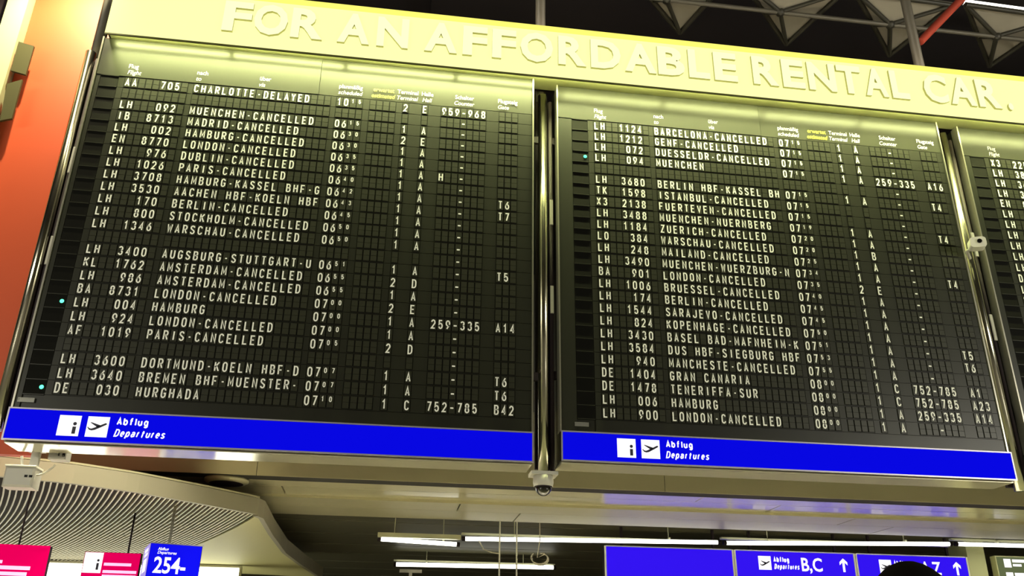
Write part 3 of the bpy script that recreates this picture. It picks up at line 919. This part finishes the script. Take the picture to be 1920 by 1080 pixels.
c = at(95, 1024, 9.6)
root = thing('magenta_sign', 'magenta lit notice board with pale lines at the bottom left corner', 'sign', (c.x, 9.6, c.z), 0.10)
MB().box(-1.1, 0.0, 0.0, 0.09, -1.3, 0.0).build('light_box', MAT['darkmetal'], root)
MB().frame(-1.1, 0.0, -0.012, 0.0, -1.3, 0.0, 0.022).build('frame', MAT['pink'], root)
MB().box(-1.078, -0.022, -0.006, -0.0005, -1.278, -0.022).build('face', MAT['pink'], root)
m = MB()
bars(m, -0.0065, [(-0.85, -0.50, -0.115, -0.09), (-0.95, -0.40, -0.180, -0.150), (-0.95, -0.14, -0.235, -0.200), (-0.95, -0.16, -0.290, -0.256),
                  (-0.95, -0.16, -0.345, -0.311), (-0.95, -0.16, -0.40, -0.366), (-0.95, -0.30, -0.455, -0.421)])
m.build('printed_lines', MAT['pinktext'], root)
MB().tube([(-0.3, 0.04, 0.0), (-0.3, 0.04, ZI - c.z)], 0.01, 6).build('hanger', MAT['darkmetal'], root)

c = at(160, 1034, 11.2)
root = thing('information_sign', 'magenta information sign with a white i square next to the blue cube sign', 'sign', (c.x, 11.2, c.z), 0.06)
MB().box(0.0, 0.62, 0.0, 0.10, -1.0, 0.0).build('light_box', MAT['darkmetal'], root)
MB().box(0.004, 0.616, -0.006, -0.0005, -0.996, -0.004).build('face', MAT['pink'], root)
a = MB().box(0.008, 0.208, -0.010, -0.0065, -0.235, -0.008).build('information_square', MAT['white'], root)
m = MB()
m.box(0.150, 0.176, -0.013, -0.0105, -0.20, -0.125)
m.prism([(0.163 + 0.014 * math.cos(k * math.pi / 6), -0.095 + 0.014 * math.sin(k * math.pi / 6)) for k in range(12)], -0.013, -0.0105)
m.build('letter', MAT['ink'], a)
m = MB()
bars(m, -0.0065, [(0.23, 0.53, -0.150, -0.118), (0.23, 0.60, -0.232, -0.200), (0.23, 0.60, -0.285, -0.250), (0.02, 0.5, -0.34, -0.31)])
m.build('printed_lines', MAT['pinktext'], root)
MB().tube([(0.46, 0.05, 0.0), (0.46, 0.05, ZI - c.z)], 0.012, 6).build('hanger', MAT['darkmetal'], root)

c = at(283, 1016, 10.4)
root = thing('counter_number_sign', 'blue lit cube sign with white counter number 254 hanging from the slatted ceiling', 'sign', (c.x, 10.4, c.z), 0.33)
W = 0.55
MB().box(0.004, W, 0.004, W, -1.2, -0.012).build('body', MAT['darkmetal'], root)
MB().box(0.0, W + 0.01, -0.002, W + 0.01, -0.0115, 0.0).build('top_cap', MAT['lilac'], root)
MB().box(0.006, W - 0.006, -0.006, 0.003, -1.19, -0.014).build('front_face', MAT['cube'], root)
MB().box(-0.004, 0.003, 0.006, W - 0.006, -1.19, -0.014).build('side_face', MAT['cubeside'], root)
m = MB()
put_text(m, 'Abflug', 0.085, -0.0075, -0.080, 0.030, None, 1.0, 0, 0.02)
put_text(m, 'Departures', 0.085, -0.0075, -0.118, 0.030, None, 1.0, 0.25, 0.012)
put_text(m, '254-', 0.065, -0.0075, -0.315, 0.165, 0.335, 1, 0, 0.02)
put_text(m, '265', 0.065, -0.0075, -0.530, 0.165, 0.255, 1, 0, 0.02)
m.build('lettering', MAT['white'], root)
m = MB()
for z0, z1 in ((-0.085, -0.05), (-0.13, -0.10), (-0.30, -0.16), (-0.52, -0.36)):
    m.box(-0.0062, -0.0042, 0.10, 0.40, z0, z1)
m.build('side_print', MAT['white'], root)
MB().box(0.20, 0.23, 0.2, 0.23, 0.0005, ZI - c.z).build('hanger', MAT['alu'], root)

# ------------------------------------------------------------------ tube lamps under the lower ceiling
def tube_lamp(a, b, label, r=0.032, group='fluorescent tubes'):
    a, b = Vector(a), Vector(b)
    mid = (a + b) / 2
    root = thing('fluorescent_tube', label, 'lamp', mid, 0, group)
    a, b = a - mid, b - mid
    d_ = (b - a).normalized()
    MB().tube([a + d_ * 0.05, b - d_ * 0.05], r, 10).build('tube', MAT['tube'], root)
    for p, q in ((a, a + d_ * 0.05), (b - d_ * 0.05, b)):
        MB().tube([p, q], r * 1.1, 10).build('cap', MAT['darkmetal'], root)
    MB().box(min(a.x, b.x), max(a.x, b.x), 0.06, 0.14, a.z + 0.07, a.z + 0.10).build('rail', MAT['shade'], root)
    for k in (0.2, 0.8):
        q = a.lerp(b, k)
        MB().box(q.x - 0.015, q.x + 0.015, r, 0.10, q.z, q.z + 0.069).build('holder', MAT['shade'], root)
        if mid.z < 3.86:
            MB().box(q.x - 0.006, q.x + 0.006, 0.09, 0.102, a.z + 0.1005, 3.86 - mid.z).build('hanger', MAT['shade'], root)
    return root


LY = 13.62
p = [at(x, y, LY) for x, y in ((866, 1010), (1351, 1017), (1356, 1018), (1785, 1020), (1790, 1020))]
tube_lamp((p[0].x, LY, p[0].z), (p[1].x, LY, p[1].z), 'bright white tube lamp left of the blue direction signs')
tube_lamp((p[2].x, LY, p[2].z), (p[3].x, LY, p[3].z), 'bright white tube lamp right above the blue direction signs')
tube_lamp((p[4].x, LY, p[4].z), (13.2, LY, p[4].z + 0.03), 'bright white tube lamp above the olive sign at the right edge')
p = [at(x, y, LY + 0.1) for x, y in ((708, 1013), (862, 1021))]
root = tube_lamp((p[0].x, LY + 0.1, p[0].z + 0.02), (p[1].x, LY + 0.1, p[1].z), 'tube lamp under a long pale reflector left of the bright tube row')
MB().box(-0.62, 0.62, -0.14, -0.05, 0.035, 0.10).build('reflector', MAT['shade'], root)
p = [at(x, y, 18.0) for x, y in ((738, 1058), (1042, 1064))]
tube_lamp((p[0].x, 18.0, p[0].z), (p[1].x, 18.0, p[1].z), 'far white tube lamp low under the dark ceiling beyond the two hanging rods', 0.04)
p = [at(x, y, 11.0) for x, y in ((1800, 3), (1930, 24))]
tube_lamp((p[0].x, 11.0, p[0].z), (p[1].x + 2.0, 11.0, p[1].z), 'white roof tube lamp above the yellow sign at the top right corner', 0.05)

# rods, cable loop and stray cable below the tubes
for px_, lab in ((937, 'left of two thin white rods hanging in front of the far tube lamp'), (969, 'right of two thin white rods hanging in front of the far tube lamp')):
    c = at(px_, 1014, 13.4)
    root = thing('hanging_rod', lab, 'rod', (c.x, 13.4, 2.6), 0, 'hanging rods')
    MB().tube([(0, 0, 0), (0, 0, 1.26)], 0.012, 8).build('rod', MAT['camwhite'], root)
    MB().lathe([(0.0, 1.23), (0.03, 1.23), (0.03, 1.26), (0.0, 1.26)], 0, 0, 10).build('ceiling_rose', MAT['camgrey'], root)
c = at(1011, 1046, 13.42)
m = MB()
for k in range(3):
    m.tube([(0.125 * math.cos(a * math.pi / 12) + 0.012 * k, 0.02 * k, 0.085 * math.sin(a * math.pi / 12) - 0.008 * k) for a in range(-15 + k, 5 + k)], 0.008, 6)
m.tube([(0.10, 0, 0.06), (-0.03, 0.01, 0.0), (0.01, 0.0, 0.25), (0.012, 0.02, 3.86 - c.z)], 0.008, 6)
o = tag(m.build('cable_coil', MAT['cable']), 'loosely coiled pale cable hanging right of the two white rods', 'cable')
o.location = c
a, b = at(898, 1014, 13.6), at(936, 1038, 13.4)
tag(MB().tube([a, a.lerp(b, 0.33) + Vector((-0.03, 0, -0.06)), a.lerp(b, 0.7) + Vector((-0.02, 0, -0.04)), b], 0.010, 6).build('loose_cable', MAT['cable']),
    'short pale cable drooping left of the two white rods', 'cable')
c = at(770, 1071, 15.0)
root = thing('spot_rail', 'small pale T-shaped bracket standing up at the bottom edge', 'bracket', (c.x, 15.0, 0.0))
MB().box(-0.18, 0.18, -0.03, 0.03, c.z - 0.025, c.z + 0.025).build('crossbar', MAT['camgrey'], root)
MB().box(-0.025, 0.025, -0.025, 0.025, 0.0, c.z - 0.0255).build('post', MAT['camgrey'], root)

# ------------------------------------------------------------------ blue direction signs
YS = 14.2
ZT = 3.545
PANELS = [(3.50, 5.64, '', 'plain blue lit sign panel left of the B,C sign'),
          (5.66, 7.74, 'B,C', 'blue lit direction sign reading Abflug Departures B,C with an arrow'),
          (7.76, 9.76, 'A,Z', 'blue lit direction sign reading Abflug Departures A,Z behind the person')]
for x0, x1, letters, label in PANELS:
    root = thing('direction_sign', label, 'sign', (x0, YS, ZT), 0, 'blue direction signs')
    Wd, Hh = x1 - x0, 0.95
    MB().box(0.0, Wd, 0.006, 0.16, -Hh, 0.0).build('light_box', MAT['darkmetal'], root)
    MB().box(0.0, Wd, -0.004, 0.0055, -Hh, -0.012).build('face', MAT['violet'], root)
    MB().box(-0.006, 0.022, -0.012, 0.005, -Hh, 0.0).build('edge_strip', MAT['camwhite'], root)
    MB().box(Wd - 0.022, Wd + 0.006, -0.012, 0.005, -Hh, 0.0).build('edge_strip', MAT['camwhite'], root)
    MB().box(0.0225, Wd - 0.0225, -0.008, 0.005, -0.0115, 0.006).build('top_rail', MAT['lilac'], root)
    for hx in (0.3, Wd - 0.3):
        MB().box(hx - 0.02, hx + 0.02, 0.05, 0.09, 0.0065, 3.86 - ZT).build('hanger', MAT['darkmetal'], root)
    if letters:
        s = 0.215
        x, z, yy = 0.40, -0.30, -0.006
        a = MB().prism([(x, z), (x + s, z), (x + s, z + s), (x, z + s)], yy, yy + 0.001).build('aeroplane_square', MAT['white'], root)
        m = MB()
        plane_pictogram(m, x + 0.01, yy - 0.004, z, s * 0.92)
        m.build('aeroplane', MAT['ink'], a)
        m = MB()
        stroke_text(m, 'Abflug', x + s + 0.045, yy, z + 0.125, 0.085, 0.27, 0.017)
        stroke_text(m, 'Departures', x + s + 0.045, yy, z + 0.015, 0.085, 0.43, 0.016, 0.2)
        put_text(m, letters, x + s + 0.52, yy, z + 0.0, 0.205, 0.36, 1, 0, 0.02)
        m.build('lettering', MAT['white'], root)
        ax = Wd - 0.21
        m = MB()
        m.prism([(ax - 0.02, z), (ax + 0.02, z), (ax + 0.02, z + 0.15), (ax + 0.068, z + 0.105), (ax + 0.068, z + 0.155), (ax, z + 0.215), (ax - 0.068, z + 0.155), (ax - 0.068, z + 0.105), (ax - 0.02, z + 0.15)], yy, yy + 0.001)
        m.build('arrow', MAT['white'], root)

# pillar and olive sign at the right edge
structure(MB().box(9.93, 10.26, 14.42, 15.0, 0.0, 3.86).build('wall_pillar', MAT['pillar']))
root = thing('olive_sign', 'olive lit sign with white squares and lines at the right edge', 'sign', (10.36, 14.3, 3.60), 0.0)
MB().box(0.0, 1.6, 0.0, 0.14, -1.0, 0.0).build('light_box', MAT['pillar'], root)
MB().box(0.02, 1.58, -0.006, -0.0005, -0.98, -0.02).build('face', MAT['olivesign'], root)
for z in (-0.19, -0.41):
    MB().box(0.14, 0.27, -0.010, -0.0065, z, z + 0.14).build('white_square', MAT['white'], root)
    m = MB()
    bars(m, -0.0065, [(0.30, 0.56, z + 0.085, z + 0.135), (0.30, 0.46, z + 0.02, z + 0.06)])
    m.build('printed_lines', MAT['white'], root)

# ------------------------------------------------------------------ person at the lower right
def skin_mesh(name, verts, edges, radii, mat_, parent, levels=2, root_i=0):
    me = bpy.data.meshes.new(name)
    me.from_pydata(verts, edges, [])
    me.materials.append(mat_)
    o = link(name, me, parent)
    o.modifiers.new('skin', 'SKIN').use_smooth_shade = True
    sv = me.skin_vertices[0].data
    for i, r in enumerate(radii):
        sv[i].radius = r if isinstance(r, tuple) else (r, r)
    sv[root_i].use_root = True
    sub = o.modifiers.new('smooth', 'SUBSURF')
    sub.levels = sub.render_levels = levels
    return o


PH = Vector((1.15, 1.88, 0.0))
person = thing('person', 'person in a dark jacket with dark hair seen from behind at the bottom right', 'person', PH, -0.25)
person.scale = (0.972, 0.972, 0.972)
# bare body: neck, torso, arms, legs
Vb = [(0, 0, 0.98), (0, 0, 1.16), (0, 0.005, 1.36), (0, -0.005, 1.50), (0, 0.0, 1.58), (0, 0.012, 1.66),
      (0.10, 0, 0.93), (0.11, 0.01, 0.52), (0.11, -0.01, 0.09), (0.11, 0.13, 0.05),
      (-0.10, 0, 0.93), (-0.11, 0.01, 0.52), (-0.11, -0.01, 0.09), (-0.11, 0.13, 0.05),
      (0.19, 0, 1.46), (0.24, -0.02, 1.18), (0.25, 0.05, 0.94), (0.25, 0.07, 0.86),
      (-0.19, 0, 1.46), (-0.24, -0.02, 1.18), (-0.25, 0.05, 0.94), (-0.25, 0.07, 0.86)]
Eb = [(0, 1), (1, 2), (2, 3), (3, 4), (4, 5), (0, 6), (6, 7), (7, 8), (8, 9), (0, 10), (10, 11), (11, 12), (12, 13),
      (3, 14), (14, 15), (15, 16), (16, 17), (3, 18), (18, 19), (19, 20), (20, 21)]
Rb = [(0.14, 0.10), (0.13, 0.095), (0.15, 0.10), (0.10, 0.07), 0.058, 0.058, 0.085, 0.058, 0.040, 0.035, 0.085, 0.058, 0.040, 0.035,
      0.058, 0.044, 0.032, 0.035, 0.058, 0.044, 0.032, 0.035]
for sgn in (1, -1):
    palm = 17 if sgn == 1 else 21
    for k, (dy, L) in enumerate(((0.030, 0.070), (0.010, 0.082), (-0.010, 0.076), (-0.028, 0.060))):
        i0 = len(Vb)
        Vb += [(sgn * 0.25, 0.075 + dy, 0.815), (sgn * 0.247, 0.080 + dy, 0.815 - L * 0.55), (sgn * 0.238, 0.084 + dy, 0.815 - L)]
        Eb += [(palm, i0), (i0, i0 + 1), (i0 + 1, i0 + 2)]
        Rb += [0.0095, 0.0085, 0.0075]
    i0 = len(Vb)
    Vb += [(sgn * 0.235, 0.115, 0.85), (sgn * 0.225, 0.135, 0.81)]
    Eb += [(palm, i0), (i0, i0 + 1)]
    Rb += [0.011, 0.009]
skin_mesh('body', Vb, Eb, Rb, MAT['skin'], person, 1)
# head: shaped ellipsoid with face features looking at the boards (+y)
m = MB()
seg, rings = 28, 20
hv = []
HC = Vector((0, 0.02, 1.752))
for i in range(rings + 1):
    th = math.pi * i / rings
    for k in range(seg):
        ph = 2 * math.pi * k / seg
        x = math.sin(th) * math.cos(ph)
        y = math.sin(th) * math.sin(ph)
        z = math.cos(th)
        rx, ry, rz = 0.076, 0.096, 0.118
        if z < 0:
            rx *= 1 - 0.22 * z * z
            ry *= 1 - 0.18 * z * z
        px_, py_, pz_ = x * rx, y * ry, z * rz
        if y > 0.75:
            if abs(x) < 0.16 and -0.35 < z < 0.08:
                py_ += 0.024 * (1 - abs(x) / 0.16) * (1 - abs(z + 0.18) / 0.30 if abs(z + 0.18) < 0.30 else 0)
            if 0.25 < abs(x) < 0.6 and -0.02 < z < 0.18:
                py_ -= 0.010
            if abs(x) < 0.35 and -0.62 < z < -0.5:
                py_ += 0.006
        hv.append((HC.x + px_, HC.y + py_, HC.z + pz_))
m.add(hv, [(i * seg + k, i * seg + (k + 1) % seg, (i + 1) * seg + (k + 1) % seg, (i + 1) * seg + k) for i in range(rings) for k in range(seg)], True)
head = m.build('head', MAT['skin'], person)
for sgn in (1, -1):
    MB().tube([(sgn * 0.076, 0.025, 1.775), (sgn * 0.088, 0.008, 1.77), (sgn * 0.088, 0.006, 1.745), (sgn * 0.078, 0.02, 1.725)], [0.010, 0.013, 0.012, 0.008], 8).build('ear', MAT['skin'], head)
    MB().lathe([(0.0, 1.768), (0.011, 1.764), (0.012, 1.757), (0.0, 1.750)], sgn * 0.032, 0.104, 10).build('eye', MAT['letter'], head)
MB().tube([(-0.026, 0.098, 1.690), (0.0, 0.106, 1.688), (0.026, 0.098, 1.690)], [0.004, 0.007, 0.004], 8).build('mouth', MAT['skin'], head)
hair = MB()
hv, hf = [], []
ring_n = 12
for i in range(ring_n + 1):
    for k in range(seg):
        ph = 2 * math.pi * k / seg
        front = max(0.0, math.sin(ph))
        lim = math.radians(118 - 52 * front)
        th = lim * i / ring_n
        w_ = 1.0 + 0.012 * math.sin(ph * 7 + i)
        hv.append((HC.x + math.sin(th) * math.cos(ph) * 0.092 * w_, HC.y - 0.004 + math.sin(th) * math.sin(ph) * 0.114 * w_, HC.z + math.cos(th) * 0.136))
for i in range(ring_n):
    for k in range(seg):
        hf.append((i * seg + k, i * seg + (k + 1) % seg, (i + 1) * seg + (k + 1) % seg, (i + 1) * seg + k))
hair.add(hv, hf, True)
h_o = hair.build('hair', MAT['hair'], person)
sol = h_o.modifiers.new('thick', 'SOLIDIFY')
sol.thickness = 0.012
skin_mesh('jacket', [(0, 0, 0.90), (0, 0, 1.16), (0, 0.005, 1.36), (0, -0.005, 1.49), (0, -0.005, 1.555), (0.19, 0, 1.455), (0.245, -0.02, 1.18), (0.252, 0.045, 0.96),
                     (-0.19, 0, 1.455), (-0.245, -0.02, 1.18), (-0.252, 0.045, 0.96)],
          [(0, 1), (1, 2), (2, 3), (3, 4), (3, 5), (5, 6), (6, 7), (3, 8), (8, 9), (9, 10)],
          [(0.175, 0.13), (0.165, 0.125), (0.18, 0.13), (0.12, 0.09), (0.075, 0.075), 0.082, 0.066, 0.052, 0.082, 0.066, 0.052], MAT['jacket'], person)
skin_mesh('trousers', [(0, 0, 0.98), (0.10, 0, 0.90), (0.11, 0.01, 0.52), (0.11, -0.01, 0.10), (-0.10, 0, 0.90), (-0.11, 0.01, 0.52), (-0.11, -0.01, 0.10)],
          [(0, 1), (1, 2), (2, 3), (0, 4), (4, 5), (5, 6)], [(0.16, 0.12), 0.105, 0.080, 0.066, 0.105, 0.080, 0.066], MAT['trousers'], person)
for sgn in (1, -1):
    m = MB()
    out = [(0.04, -0.09), (0.048, -0.02), (0.05, 0.08), (0.04, 0.17), (0.015, 0.20), (-0.015, 0.20), (-0.04, 0.17), (-0.05, 0.08), (-0.048, -0.02), (-0.04, -0.09)]
    n = len(out)
    lv = [(0.0, 1.0), (0.03, 1.03), (0.075, 0.80), (0.105, 0.55)]
    v = [(sgn * 0.11 + x * s_k, (y - 0.03) * (s_k if z > 0.05 else 1) + 0.02, z) for z, s_k in lv for x, y in out]
    f = [(j * n + i, j * n + (i + 1) % n, (j + 1) * n + (i + 1) % n, (j + 1) * n + i) for j in range(len(lv) - 1) for i in range(n)]
    f += [tuple(range(n - 1, -1, -1)), tuple((len(lv) - 1) * n + i for i in range(n))]
    m.add(v, f, True)
    m.build('shoe', MAT['shoe'], person)
